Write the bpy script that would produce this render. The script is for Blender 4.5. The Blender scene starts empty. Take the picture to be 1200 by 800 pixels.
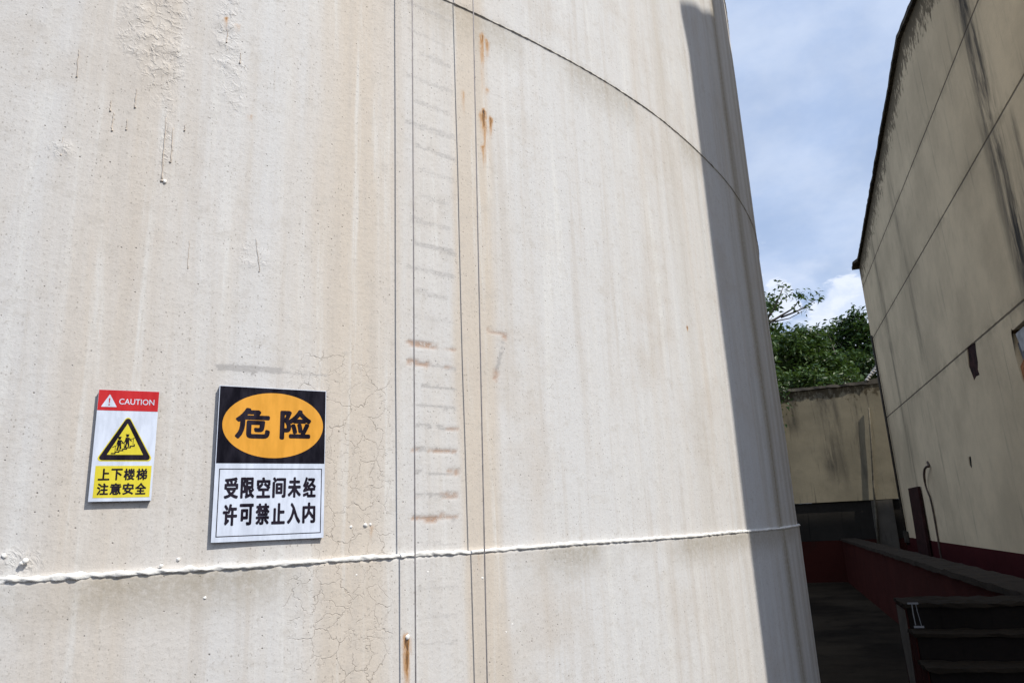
import bpy, bmesh, math, random
import numpy as np
from mathutils import Vector, Matrix

random.seed(7)
rng = np.random.default_rng(7)
scene = bpy.context.scene
COL = scene.collection
EYE = 1.72
R_TANK = 5.0
CU, CV = -4.8614, 4.6446          # tank axis
U_WALL = 3.0                      # plane of the gable wall
SEAM_LOW, SEAM_HIGH = 1.669, 3.336

# ------------------------------------------------------------------ camera
FPX = 849.9
_zx, _zy = 446.63, -2885.8
_up = np.array([_zx - 600, _zy - 400, FPX]); _up /= np.linalg.norm(_up)
_fw = np.array([0, 0, 1.0]) - _up * _up[2]; _fw /= np.linalg.norm(_fw)
_rt = np.cross(_fw, _up)
if _rt[0] < 0:
    _rt = -_rt
TH = math.radians(18.445)
ct, st = math.cos(TH), math.sin(TH)
AX_U = _rt * ct - _fw * st        # world axes seen in camera space (x right, y down, z forward)
AX_V = _rt * st + _fw * ct
AX_Z = _up


def ray(px, py):
    d = np.array([px - 600, py - 400, FPX])
    return np.array([d @ AX_U, d @ AX_V, d @ AX_Z])


ORI = np.array([0, 0, EYE])


def on_u(px, py, u):
    d = ray(px, py); return ORI + d * (u / d[0])


def on_v(px, py, v):
    d = ray(px, py); return ORI + d * (v / d[1])


def on_tank(px, py, rad=R_TANK):
    d = ray(px, py)
    a = d[0] ** 2 + d[1] ** 2
    b = -(d[0] * CU + d[1] * CV)
    c = CU * CU + CV * CV - rad * rad
    t = (-b - math.sqrt(max(b * b - a * c, 0))) / a
    return ORI + d * t


def tank_sz(px, py):
    p = on_tank(px, py)
    return R_TANK * math.atan2(p[1] - CV, p[0] - CU), p[2]


cam_data = bpy.data.cameras.new('camera')
cam_data.sensor_width = 36
cam_data.lens = FPX / 1200 * 36
cam_data.clip_end = 3000
cam_data.clip_start = 0.05
cam = bpy.data.objects.new('camera', cam_data)
COL.objects.link(cam)
M = Matrix.Identity(4)
for i, a in enumerate((AX_U, AX_V, AX_Z)):
    M[i][0], M[i][1], M[i][2] = a[0], -a[1], -a[2]
M[2][3] = EYE
cam.matrix_world = M
scene.camera = cam

# ------------------------------------------------------------------ light
SUN_EL, SUN_AZ = math.radians(49.0), math.radians(-15)     # azimuth from +X
sun_dir = Vector((math.cos(SUN_EL) * math.cos(SUN_AZ), math.cos(SUN_EL) * math.sin(SUN_AZ), math.sin(SUN_EL)))
sd = bpy.data.lights.new('sun', 'SUN')
sd.energy = 3.8
sd.angle = math.radians(0.5)
sd.color = (1.0, 0.945, 0.855)
so = bpy.data.objects.new('sun', sd)
COL.objects.link(so)
so.rotation_euler = sun_dir.to_track_quat('Z', 'Y').to_euler()

scene.view_settings.view_transform = 'Standard'
scene.view_settings.look = 'None'
scene.view_settings.gamma = 1
scene.view_settings.exposure = 0.25
scene.cycles.use_denoising = True
scene.cycles.max_bounces = 6
scene.cycles.diffuse_bounces = 4


# ------------------------------------------------------------------ node helper
class G:
    """short hand for building node trees"""

    def __init__(self, nt):
        self.nt = nt

    def n(self, typ, **kw):
        nd = self.nt.nodes.new(typ)
        for k, v in kw.items():
            setattr(nd, k, v)
        return nd

    def put(self, sock, v):
        if isinstance(v, bpy.types.NodeSocket):
            self.nt.links.new(v, sock)
        elif v is not None:
            if isinstance(v, (tuple, list)) and len(v) == 3 and sock.type == 'RGBA':
                v = (*v, 1)
            sock.default_value = v

    def m(self, op, a, b=None, c=None, clamp=False):
        nd = self.n('ShaderNodeMath', operation=op, use_clamp=clamp)
        self.put(nd.inputs[0], a); self.put(nd.inputs[1], b)
        if c is not None:
            self.put(nd.inputs[2], c)
        return nd.outputs[0]

    def mul(self, a, b): return self.m('MULTIPLY', a, b)
    def add(self, a, b): return self.m('ADD', a, b)

    def step(self, x, lo, hi, out0=0.0, out1=1.0):
        nd = self.n('ShaderNodeMapRange', interpolation_type='SMOOTHSTEP')
        self.put(nd.inputs['Value'], x)
        self.put(nd.inputs['From Min'], lo); self.put(nd.inputs['From Max'], hi)
        self.put(nd.inputs['To Min'], out0); self.put(nd.inputs['To Max'], out1)
        return nd.outputs[0]

    def mix(self, f, a, b, mode='MIX'):
        nd = self.n('ShaderNodeMix', data_type='RGBA', blend_type=mode)
        self.put(nd.inputs[0], f); self.put(nd.inputs[6], a); self.put(nd.inputs[7], b)
        return nd.outputs[2]

    def scale(self, vec, s, loc=(0, 0, 0)):
        nd = self.n('ShaderNodeMapping')
        self.put(nd.inputs[0], vec)
        nd.inputs['Scale'].default_value = s
        nd.inputs['Location'].default_value = loc
        return nd.outputs[0]

    def noise(self, vec, scale, detail=4, rough=0.55, dist=0.0, col=False):
        nd = self.n('ShaderNodeTexNoise')
        self.put(nd.inputs['Vector'], vec)
        nd.inputs['Scale'].default_value = scale
        nd.inputs['Detail'].default_value = detail
        nd.inputs['Roughness'].default_value = rough
        nd.inputs['Distortion'].default_value = dist
        return nd.outputs[1 if col else 0]

    def voro(self, vec, scale, feature='F1', out=0, dims='2D', rand=1.0):
        nd = self.n('ShaderNodeTexVoronoi', feature=feature, voronoi_dimensions=dims)
        self.put(nd.inputs['Vector'], vec)
        nd.inputs['Scale'].default_value = scale
        nd.inputs['Randomness'].default_value = rand
        return nd.outputs[out]

    def attr(self, name):
        return self.n('ShaderNodeAttribute', attribute_name=name).outputs['Fac']

    def sep(self, v):
        nd = self.n('ShaderNodeSeparateXYZ'); self.put(nd.inputs[0], v); return nd.outputs

    def comb(self, x, y, z=0.0):
        nd = self.n('ShaderNodeCombineXYZ')
        self.put(nd.inputs[0], x); self.put(nd.inputs[1], y); self.put(nd.inputs[2], z)
        return nd.outputs[0]

    def vadd(self, a, b, op='ADD'):
        nd = self.n('ShaderNodeVectorMath', operation=op)
        self.put(nd.inputs[0], a); self.put(nd.inputs[1], b)
        return nd.outputs[0]

    def bump(self, h, strength, dist, normal=None):
        nd = self.n('ShaderNodeBump')
        nd.inputs['Strength'].default_value = strength
        nd.inputs['Distance'].default_value = dist
        self.put(nd.inputs['Height'], h)
        if normal is not None:
            self.put(nd.inputs['Normal'], normal)
        return nd.outputs[0]


def material(name):
    mt = bpy.data.materials.new(name)
    mt.use_nodes = True
    g = G(mt.node_tree)
    b = mt.node_tree.nodes['Principled BSDF']
    b.inputs['Specular IOR Level'].default_value = 0.25
    return mt, g, b


def coords(g):
    return g.n('ShaderNodeTexCoord').outputs['Object']


def simple(name, col, rough=0.7, var=0.25, scale=12.0, metal=0.0, bump=0.0, spec=0.12):
    mt, g, b = material(name)
    c = coords(g)
    f = g.noise(c, scale, 5, 0.6)
    dark = tuple(x * (1 - var) for x in col); lite = tuple(min(1, x * (1 + var)) for x in col)
    g.put(b.inputs['Base Color'], g.mix(g.step(f, .3, .7), dark, lite))
    g.put(b.inputs['Roughness'], rough)
    g.put(b.inputs['Metallic'], metal)
    b.inputs['Specular IOR Level'].default_value = spec
    if bump:
        g.put(b.inputs['Normal'], g.bump(g.noise(c, scale * 4, 4, .6), .6, bump))
    return mt


# ------------------------------------------------------------------ mesh helpers
def link(name, me, mat=None, parent=None):
    o = bpy.data.objects.new(name, me)
    COL.objects.link(o)
    if mat is not None:
        for mm in (mat if isinstance(mat, (list, tuple)) else [mat]):
            me.materials.append(mm)
    if parent is not None:
        o.parent = parent
    return o


def from_bm(name, bm, mat=None, parent=None, smooth=False):
    me = bpy.data.meshes.new(name)
    bmesh.ops.recalc_face_normals(bm, faces=bm.faces)
    bm.to_mesh(me); bm.free()
    if smooth:
        me.polygons.foreach_set('use_smooth', [True] * len(me.polygons))
    return link(name, me, mat, parent)


def empty(name, loc, label, cat, group=None, rot=None):
    o = bpy.data.objects.new(name, None)
    COL.objects.link(o)
    o.location = loc
    if rot is not None:
        o.rotation_euler = rot
    o.empty_display_size = 0.1
    return tag(o, label, cat, group)


def tag(o, label=None, cat=None, group=None, kind=None):
    if label: o['label'] = label
    if cat: o['category'] = cat
    if group: o['group'] = group
    if kind: o['kind'] = kind
    return o


def box(bm, lo, hi, bev=0.0, jitter=0.0):
    x0, y0, z0 = lo; x1, y1, z1 = hi
    r = bmesh.ops.create_cube(bm, size=1)
    vs = r['verts']
    for v in vs:
        v.co = Vector(((x0 + x1) / 2 + v.co.x * (x1 - x0), (y0 + y1) / 2 + v.co.y * (y1 - y0), (z0 + z1) / 2 + v.co.z * (z1 - z0)))
    if bev:
        es = set(e for v in vs for e in v.link_edges)
        bmesh.ops.bevel(bm, geom=list(es), offset=bev, segments=2, affect='EDGES', profile=0.6)


def rough_box(name, lo, hi, mat, parent=None, step=0.12, amp=0.006, seed=1):
    """box whose surfaces are subdivided and slightly uneven, with worn arrises"""
    bm = bmesh.new()
    box(bm, lo, hi)
    dims = [hi[i] - lo[i] for i in range(3)]
    for ax in range(3):
        n = int(min(dims[ax] / step, 160))
        if n < 1:
            continue
        for k in range(1, n + 1):
            co = [0, 0, 0]; co[ax] = lo[ax] + dims[ax] * k / (n + 1)
            no = [0, 0, 0]; no[ax] = 1
            bmesh.ops.bisect_plane(bm, geom=bm.verts[:] + bm.edges[:] + bm.faces[:], plane_co=co, plane_no=no)
    rr = random.Random(seed)
    for v in bm.verts:
        v.co += Vector((rr.gauss(0, amp), rr.gauss(0, amp), rr.gauss(0, amp)))
    return from_bm(name, bm, mat, parent)


def poly_prism(bm, pts, thick, axis):
    """closed polygon (list of 3D points) pushed along axis vector by thick"""
    vs = [bm.verts.new(p) for p in pts]
    f = bm.faces.new(vs)
    r = bmesh.ops.extrude_face_region(bm, geom=[f])
    nv = [e for e in r['geom'] if isinstance(e, bmesh.types.BMVert)]
    bmesh.ops.translate(bm, verts=nv, vec=Vector(axis) * thick)


def tube(bm, pts, rads, seg=8, cap=True):
    """swept tube along pts"""
    pts = [Vector(p) for p in pts]
    if not isinstance(rads, (list, tuple)):
        rads = [rads] * len(pts)
    rings = []
    ref = Vector((0.31, 0.17, 0.93))
    for i, p in enumerate(pts):
        t = (pts[min(i + 1, len(pts) - 1)] - pts[max(i - 1, 0)]).normalized()
        a = t.cross(ref)
        if a.length < 1e-3:
            a = t.cross(Vector((1, 0, 0)))
        a.normalize()
        b = t.cross(a)
        rings.append([bm.verts.new(p + (a * math.cos(2 * math.pi * k / seg) + b * math.sin(2 * math.pi * k / seg)) * rads[i]) for k in range(seg)])
    for r0, r1 in zip(rings, rings[1:]):
        for k in range(seg):
            bm.faces.new((r0[k], r0[(k + 1) % seg], r1[(k + 1) % seg], r1[k]))
    if cap:
        bm.faces.new(rings[0][::-1]); bm.faces.new(rings[-1])


# value noise in numpy
def _hash(ix, iy, seed):
    h = (ix * 374761393 + iy * 668265263 + seed * 974711) & 0x7fffffff
    h = ((h ^ (h >> 13)) * 1274126177) & 0x7fffffff
    return ((h ^ (h >> 16)) & 0xffff) / 65535.0


def vnoise(x, y, seed=0):
    x = np.asarray(x, float); y = np.asarray(y, float)
    xi = np.floor(x).astype(np.int64); yi = np.floor(y).astype(np.int64)
    fx = x - xi; fy = y - yi
    fx = fx * fx * (3 - 2 * fx); fy = fy * fy * (3 - 2 * fy)
    a = _hash(xi, yi, seed); b = _hash(xi + 1, yi, seed); c = _hash(xi, yi + 1, seed); d = _hash(xi + 1, yi + 1, seed)
    return (a * (1 - fx) + b * fx) * (1 - fy) + (c * (1 - fx) + d * fx) * fy


def fbm(x, y, seed=0, o=4):
    s = 0; a = 0.5; t = 0
    for k in range(o):
        s = s + a * vnoise(x * 2 ** k, y * 2 ** k, seed + k * 17); t += a; a *= 0.5
    return s / t


def sstep(x, a, b):
    t = np.clip((x - a) / (b - a), 0, 1)
    return t * t * (3 - 2 * t)


# ------------------------------------------------------------------ world
w = bpy.data.worlds.new('World')
scene.world = w
w.use_nodes = True
g = G(w.node_tree)
bg = w.node_tree.nodes['Background']
sky = g.n('ShaderNodeTexSky', sky_type='NISHITA')
sky.sun_disc = False
sky.sun_elevation = SUN_EL
sky.sun_rotation = math.atan2(sun_dir.x, sun_dir.y)
sky.air_density = 1.0
sky.dust_density = 1.2
sky.ozone_density = 1.6
SKY_K = 0.1
gen = g.n('ShaderNodeTexCoord').outputs['Generated']
sx = g.sep(gen)
zc = g.m('MAXIMUM', sx[2], 0.03)
flat = g.comb(g.m('DIVIDE', sx[0], g.add(zc, .35)), g.m('DIVIDE', sx[1], g.add(zc, .35)), sx[2])
veil = g.noise(flat, 2.3, 7, 0.58, 0.3)
cum = g.noise(g.scale(gen, (1, 1, 2.0), (0.35, 0.1, 0)), 5.5, 8, 0.55, 0.2)
low = g.step(sx[2], 0.36, 0.20)
cumm = g.mul(g.step(cum, 0.43, 0.52), low)
veilm = g.step(veil, 0.22, 0.80, 0.62, 0.96)
veilc = g.mix(g.step(g.noise(flat, 5, 6, .6), .3, .7), (4.4, 5.6, 8.0), (5.9, 6.85, 8.7))
def bank(px, py, rad, amp):
    d = ray(px, py); d = d / np.linalg.norm(d)
    nd = g.n('ShaderNodeVectorMath', operation='DISTANCE')
    g.put(nd.inputs[0], gen); nd.inputs[1].default_value = tuple(float(x) for x in d)
    return g.mul(g.step(nd.outputs['Value'], rad, rad * .15), amp)


puff = g.noise(g.scale(gen, (1, 1, 1.6)), 26, 5, .6, .3)
banks = g.m('MAXIMUM', bank(1000, 372, .085, 1.0), g.m('MAXIMUM', bank(912, 356, .048, .95), bank(790, 390, .20, .9)))
bankm = g.step(g.add(banks, g.mul(g.m('SUBTRACT', puff, .5), 1.5)), .34, .62)
cumm = g.m('MAXIMUM', cumm, bankm)
c1 = g.mix(veilm, sky.outputs[0], veilc)
c2 = g.mix(cumm, c1, g.mix(g.step(puff, .40, .62), (6.1, 6.9, 8.6), (7.2, 7.8, 9.1)))
g.put(bg.inputs['Color'], c2)
bg.inputs['Strength'].default_value = SKY_K

# ------------------------------------------------------------------ tank
def tank_paint():
    mt, g, b = material('weathered_white_paint')
    uv = g.n('ShaderNodeUVMap', uv_map='arc').outputs[0]
    warm = g.attr('warm'); rust = g.attr('rust'); bare = g.attr('bare')
    ghost = g.attr('ghost'); crack = g.attr('crack'); dirt = g.attr('dirt'); blis = g.attr('blister')
    # streak fields, stretched along the height
    st1 = g.noise(g.scale(uv, (6.0, 0.35, 1)), 2.0, 4, .6, .25)
    st2 = g.noise(g.scale(uv, (13.0, 0.5, 1)), 2.0, 4, .62, .2)
    st3 = g.noise(g.scale(uv, (80.0, 2.6, 1)), 2.0, 3, .65)
    blot = g.noise(uv, 3.0, 5, .62)
    mott = g.noise(uv, 22, 4, .65)
    fine = g.noise(uv, 105, 3, .7)
    grain = g.noise(uv, 300, 2, .7)
    base = g.mix(g.step(g.add(warm, g.mul(g.m('SUBTRACT', st1, .5), .8)), .12, .88), (.600, .600, .600), (.575, .518, .450))
    base = g.mix(g.mul(g.step(st2, .50, .70), .42), base, (.495, .455, .41))
    base = g.mix(g.mul(g.step(st2, .48, .28), .65), base, (.675, .675, .66))
    base = g.mix(g.mul(g.step(st3, .54, .74), .13), base, (.44, .41, .37))
    base = g.mix(g.mul(g.step(st3, .44, .26), .12), base, (.68, .675, .66))
    base = g.mix(g.mul(g.step(blot, .50, .72), .45), base, (.50, .455, .405))
    base = g.mix(g.mul(g.step(mott, .52, .72), .34), base, (.45, .42, .38))
    base = g.mix(g.mul(g.step(fine, .55, .71), .45), base, (.375, .35, .32))
    base = g.mix(g.mul(g.step(grain, .56, .72), .48), base, (.33, .31, .29))
    # grime
    dn = g.mul(dirt, g.step(g.noise(uv, 60, 4, .75), .32, .58, .50, 1.0))
    base = g.mix(g.mul(dn, .88), base, (.235, .195, .125))
    gh = g.mul(g.step(g.add(ghost, g.mul(g.m('SUBTRACT', g.noise(g.scale(uv, (1, 1.8, 1)), 110, 4, .8), .5), 1.7)), .22, .95), g.step(ghost, .0, .25))
    base = g.mix(g.mul(gh, .72), base, (.345, .335, .33))
    # specks
    v1 = g.n('ShaderNodeTexVoronoi', voronoi_dimensions='2D'); g.put(v1.inputs['Vector'], uv); v1.inputs['Scale'].default_value = 30
    d1 = v1.outputs[0]; id1 = g.sep(v1.outputs[1])
    spk = g.mul(g.step(d1, g.mul(id1[1], .085), 0.0), g.step(id1[0], .66, .68))
    v2 = g.n('ShaderNodeTexVoronoi', voronoi_dimensions='2D'); g.put(v2.inputs['Vector'], g.scale(uv, (1, .62, 1))); v2.inputs['Scale'].default_value = 120
    d2 = v2.outputs[0]; id2 = g.sep(v2.outputs[1])
    spk2 = g.mul(g.step(d2, g.mul(id2[1], .30), 0.0), g.mul(g.step(id2[0], .62, .64), g.step(g.noise(uv, 6, 3, .6), .36, .58)))
    base = g.mix(g.mul(spk, .85), base, (.09, .075, .06))
    base = g.mix(g.mul(spk2, .66), base, (.17, .145, .12))
    # cracking
    nz = g.noise(uv, 17, 3, .65, col=True)
    wv = g.vadd(uv, g.vadd(nz, (.075, .060, .05), 'MULTIPLY'))
    e1 = g.voro(g.scale(wv, (1.15, .85, 1)), 20, 'DISTANCE_TO_EDGE'); e2 = g.voro(g.scale(g.vadd(wv, (3.1, 1.7, 0)), (1.2, .8, 1)), 52, 'DISTANCE_TO_EDGE')
    cw = g.noise(uv, 15, 4, .65)
    l1 = g.mul(g.step(e1, .026, .006), g.step(cw, .41, .55))
    l2 = g.mul(g.step(e2, .045, .012), g.step(cw, .53, .42))
    l2 = g.mul(l2, g.step(g.noise(uv, 33, 2, .6), .44, .56))
    line = g.mul(g.m('MAXIMUM', l1, g.mul(l2, .75)), g.step(crack, .20, .80))
    base = g.mix(g.mul(line, .44), base, (.24, .20, .16))
    # exposed primer, rust
    bm_ = g.mul(bare, g.step(g.noise(uv, 70, 4, .8), .30, .52))
    base = g.mix(bm_, base, g.mix(g.noise(uv, 160, 3, .7), (.35, .225, .165), (.48, .365, .29)))
    rn = g.mul(rust, g.step(g.noise(g.scale(uv, (1, .16, 1)), 160, 4, .7), .25, .60, .30, 1.15))
    base = g.mix(g.step(rn, .04, .70, 0, .95), base, g.mix(g.step(rn, .45, .95), (.43, .21, .055), (.06, .025, .010)))
    g.put(b.inputs['Base Color'], base)
    g.put(b.inputs['Roughness'], g.step(fine, .2, .8, .58, .80))
    b.inputs['Specular IOR Level'].default_value = .22
    # relief
    h = g.add(g.mul(fine, .72), g.mul(g.noise(uv, 30, 2, .5), .75))
    h = g.add(h, g.mul(spk, -1.2))
    bl = g.mul(blis, g.step(g.noise(g.scale(uv, (1, .8, 1)), 60, 3, .62, .6), .45, .70))
    h = g.add(h, g.mul(bl, 2.0))
    h = g.add(h, g.mul(line, -1.0))
    h = g.add(h, g.mul(bm_, -.8))
    g.put(b.inputs['Normal'], g.bump(h, .50, .0022))
    return mt


def blob_mask(S, Z, px, py, rx, ry, seed, soft=.5):
    s0, z0 = tank_sz(px, py)
    r = np.hypot((S - s0) / rx, (Z - z0) / ry) + (fbm(S * 9, Z * 9, seed) - .5) * 1.1
    return 1 - sstep(r, 1 - soft, 1 + soft * .6)


def make_tank():
    dense_a = np.arange(-58, -1.5, 0.0917)
    angs = np.concatenate([np.arange(-178, -58, 2.0), dense_a, np.arange(0, 182, 2.0)])
    H = 10.02
    zs = np.concatenate([[0, .4], np.arange(.8, 5.0, .0084), np.arange(5.01, H, .1), [H]])
    A, Z = np.meshgrid(np.radians(angs), zs)
    S = A * R_TANK
    nz_, na = A.shape
    rad = np.full_like(A, R_TANK)
    rad += .008 * (1 - sstep(Z, SEAM_LOW - .004, SEAM_LOW + .004))
    rad += .0024 * sstep(Z, SEAM_HIGH - .004, SEAM_HIGH + .004)
    # plate waviness
    rad += (fbm(S * .9, Z * .9, 5, 3) - .5) * .010
    rad += (fbm(S * 4, Z * 3, 9, 3) - .5) * .0014
    f = {}
    # colour warmth of the vertical bands, by position round the shell
    xs = [-40, 40, 110, 180, 240, 300, 360, 390, 430, 455, 475, 530, 540, 570, 582, 640, 700, 760, 800, 850, 880, 900, 960]
    wv = [.45, .34, .58, .62, .36, .28, .42, .84, .88, .48, .40, .40, .90, .86, .40, .16, .18, .28, .36, .26, .22, .2, .2]
    ss = [tank_sz(x, 330)[0] if x < 890 else math.radians({900: -6.0, 960: 2.0}[x]) * R_TANK for x in xs]
    ss[0] = ss[1] - .2
    warm = np.interp(S + (fbm(S * 5, Z * .8, 3) - .5) * .10, ss, wv)
    f['warm'] = warm
    rust = np.zeros_like(A)

    def drip(px, py, w_, l_, k=1.0, head=.006):
        s0, z0 = tank_sz(px, py)
        dz = z0 - Z
        w_ = w_ * 1.25 + .0028; head *= 1.2; k *= 1.25
        ds = S - s0 - (vnoise(Z * 22, Z * 0 + px, 4) - .5) * .004
        t = np.clip(dz / l_, 0, 1)
        m = np.exp(-(ds / (w_ * (.5 + .6 * (1 - t)))) ** 2) * (1 - t) ** .8 * sstep(dz, -head, head * .3) * k
        hd = np.exp(-(ds / (w_ * .75)) ** 2 - (dz / head) ** 2) * .85 * k
        return np.maximum(m * .75, hd)
    for d in [(566, 60, .010, .75, .17, .01), (573, 150, .008, .5, .14, .01), (474, 760, .010, .3, .2, .01), (563, 50, .003, .30, .5, .004), (568, 140, .003, .26, .55, .004), (565, 42, .006, .16, .75, .012), (571, 48, .005, .10, .7, .008), (567, 131, .0045, .18, 1.0, .010), (563, 133, .003, .11, .8, .006),
              (575, 139, .0035, .09, 1.0, .007), (566, 172, .003, .09, .7, .006), (543, 108, .003, .13, .55, .008), (571, 105, .0035, .03, .55, .008),
              (474, 748, .0055, .20, 1.0, .011), (435, 616, .002, .05, .55, .004), (265, 22, .002, .05, .6, .004), (278, 29, .002, .04, .6, .004),
              (293, 136, .0025, .03, .5, .005), (559, 650, .003, .06, .35, .006), (805, 384, .004, .02, 1.0, .007), (733, 121, .004, .07, .3, .005),
              (708, 96, .004, .05, .3, .005)]:
        rust = np.maximum(rust, drip(*d))
    f['rust'] = rust
    # remains of an old painted level gauge: rung marks
    ghost = np.zeros_like(A); bare = np.zeros_like(A)

    def bar(x0, x1, py, hgt, arr, k, slope=0.0, seed=1):
        s0, z0 = tank_sz(x0, py); s1, z1 = tank_sz(x1, py)
        zc_ = tank_sz((x0 + x1) / 2, py)[1] + slope * (S - (s0 + s1) / 2)
        n_ = (fbm(S * 60, Z * 60, seed, 3) - .5)
        m = sstep(S, s0 - .006, s0 + .004) * (1 - sstep(S, s1 - .004, s1 + .006))
        m = m * (1 - sstep(np.abs(Z - zc_) + n_ * hgt * 1.2, hgt * .5, hgt * 1.0)) * k
        np.maximum(arr, m, out=arr)
    rr = random.Random(3)
    y = 14
    while y < 385:
        bar(485 + rr.uniform(-12, 6), 532 + rr.uniform(-8, 3), y + rr.uniform(-2, 2), .0125, ghost, rr.uniform(.42, .68), rr.uniform(-.10, -.02), int(y))
        y += 27.5
    for y in (428, 453, 476, 500, 527, 554, 580, 607, 636, 688, 722, 752):
        bar(486, 535, y, .0075, ghost, .80 if y < 610 else .5, -.06, y)
    for (x0, x1, y, h_, k) in [(477, 512, 403, .0075, 1), (505, 534, 407, .004, .85), (478, 503, 426, .010, .95), (521, 528, 430, .006, .6),
                               (524, 537, 503, .006, .8), (482, 490, 528, .005, .7), (486, 534, 527, .0055, .95), (524, 537, 553, .0065, .9),
                               (481, 489, 581, .0055, .9), (516, 535, 580, .0065, .85), (482, 512, 608, .0075, 1), (512, 536, 605, .0065, .75),
                               (571, 594, 389, .006, .7)]:
        bar(x0, x1, y, h_, bare, k, -.05, int(x0 + y))
    # slanting scrape right of the gauge
    for k in range(9):
        t = k / 8
        bar(591 - 11 * t - 2, 591 - 11 * t + 2.5, 395 + 48 * t, .011, bare if k > 6 or k < 1 else ghost, .9, 0, k + 50)
    # grey worn strip above the big sign
    bar(254, 300, 431, .012, ghost, 1.5, -.03, 71); bar(290, 332, 433, .011, ghost, 1.0, -.03, 73); bar(320, 385, 437, .006, ghost, .65, -.03, 72)
    f['ghost'] = np.clip(ghost, 0, 1); f['bare'] = np.clip(bare, 0, 1)
    ck = np.zeros_like(A)
    for (px, py, rx, ry, sd_) in [(425, 520, .13, .22, 1), (405, 610, .15, .10, 2), (385, 440, .10, .06, 6), (410, 750, .13, .17, 3), (380, 720, .09, .14, 4), (440, 690, .06, .08, 5)]:
        ck = np.maximum(ck, blob_mask(S, Z, px, py, rx, ry, sd_))
    right = sstep(S, tank_sz(452, 500)[0], tank_sz(466, 500)[0])
    f['crack'] = ck * (1 - right)
    bl = np.zeros_like(A)
    for (px, py, rx, ry, k) in [(185, 10, .07, .14, 1.0), (190, 70, .05, .12, 1.0), (170, 40, .05, .10, .8), (268, 30, .035, .13, .85), (275, 100, .03, .08, .6),
                                (196, 160, .012, .15, .9), (72, 175, .03, .03, .7), (15, 660, .05, .03, .8), (295, 300, .04, .03, .5)]:
        bl = np.maximum(bl, blob_mask(S, Z, px, py, rx, ry, int(px)) * k)
    f['blister'] = bl
    rad += bl * np.maximum(fbm(S * 46, Z * 36, 21, 3) - .47, 0) * .010
    rad -= f['bare'] * .0012
    # grime: below the seams, and rain streaks in the right part
    dt = np.zeros_like(A)
    dt = np.maximum(dt, .55 * (1 - sstep(SEAM_LOW - Z, .02, .13)) * (Z < SEAM_LOW) * sstep(fbm(S * 3, Z * 3, 31), .35, .65))
    dt = np.maximum(dt, .45 * (1 - sstep(SEAM_HIGH - Z, .01, .20)) * (Z < SEAM_HIGH) * sstep(fbm(S * 3, Z * 1, 33), .40, .65))
    D = np.degrees(A)
    for (a0, wd, k, sd_) in [(-11.2, .85, .95, 1), (-9.4, .5, .25, 2), (-7.4, .7, .5, 3), (-13.6, .4, .22, 4), (-5.0, .8, .55, 6), (-18.5, .5, .14, 8), (-21.5, .6, .16, 9)]:
        m = np.exp(-((D - a0 - (fbm(Z * 1.2, Z * 0 + sd_, 40 + sd_) - .5) * .5) / wd) ** 2)
        dt = np.maximum(dt, m * k * (.55 + .65 * fbm(D * 4, Z * .6, 50 + sd_)))
    f['dirt'] = np.clip(dt, 0, 1)

    X = CU + rad * np.cos(A); Y = CV + rad * np.sin(A)
    co = np.stack([X, Y, Z], -1).reshape(-1, 3)
    idx = np.arange(nz_ * na).reshape(nz_, na)
    q = np.stack([idx[:-1, :-1], idx[:-1, 1:], idx[1:, 1:], idx[1:, :-1]], -1).reshape(-1, 4)
    cl = np.stack([idx[:-1, -1], idx[:-1, 0], idx[1:, 0], idx[1:, -1]], -1)
    uvS, uvZ = S.reshape(-1), Z.reshape(-1)
    q = np.concatenate([q, cl])
    me = bpy.data.meshes.new('shell')
    me.vertices.add(len(co)); me.vertices.foreach_set('co', co.ravel().astype(np.float32))
    me.loops.add(q.size); me.loops.foreach_set('vertex_index', q.ravel().astype(np.int32))
    me.polygons.add(len(q))
    me.polygons.foreach_set('loop_start', np.arange(0, q.size, 4, dtype=np.int32))
    me.polygons.foreach_set('loop_total', np.full(len(q), 4, dtype=np.int32))
    me.update(calc_edges=True)
    me.polygons.foreach_set('use_smooth', np.ones(len(q), bool))
    uvl = me.uv_layers.new(name='arc')
    li = q.ravel()
    uvl.data.foreach_set('uv', np.stack([uvS[li], uvZ[li]], -1).ravel().astype(np.float32))
    for k, v in f.items():
        at = me.attributes.new(k, 'FLOAT', 'POINT')
        at.data.foreach_set('value', v.reshape(-1).astype(np.float32))
    paint = tank_paint()
    root = empty('storage_tank', (CU, CV, 0), 'huge round whitewashed storage tank of welded plates with rust runs and peeling paint', 'tank')
    shell = link('shell', me, paint, root)
    shell.matrix_parent_inverse = Matrix.Translation((-CU, -CV, 0))
    # roof
    bm = bmesh.new()
    ring = [bm.verts.new((R_TANK * 1.012 * math.cos(a), R_TANK * 1.012 * math.sin(a), H + .012)) for a in np.linspace(0, 2 * math.pi, 96, endpoint=False)]
    top = bm.verts.new((0, 0, H + .55))
    for k in range(96):
        bm.faces.new((ring[k], ring[(k + 1) % 96], top))
    bm.faces.new(ring[::-1])
    from_bm('roof', bm, simple('roof_paint', (.62, .61, .58), .7, .12, 4), root)

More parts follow.
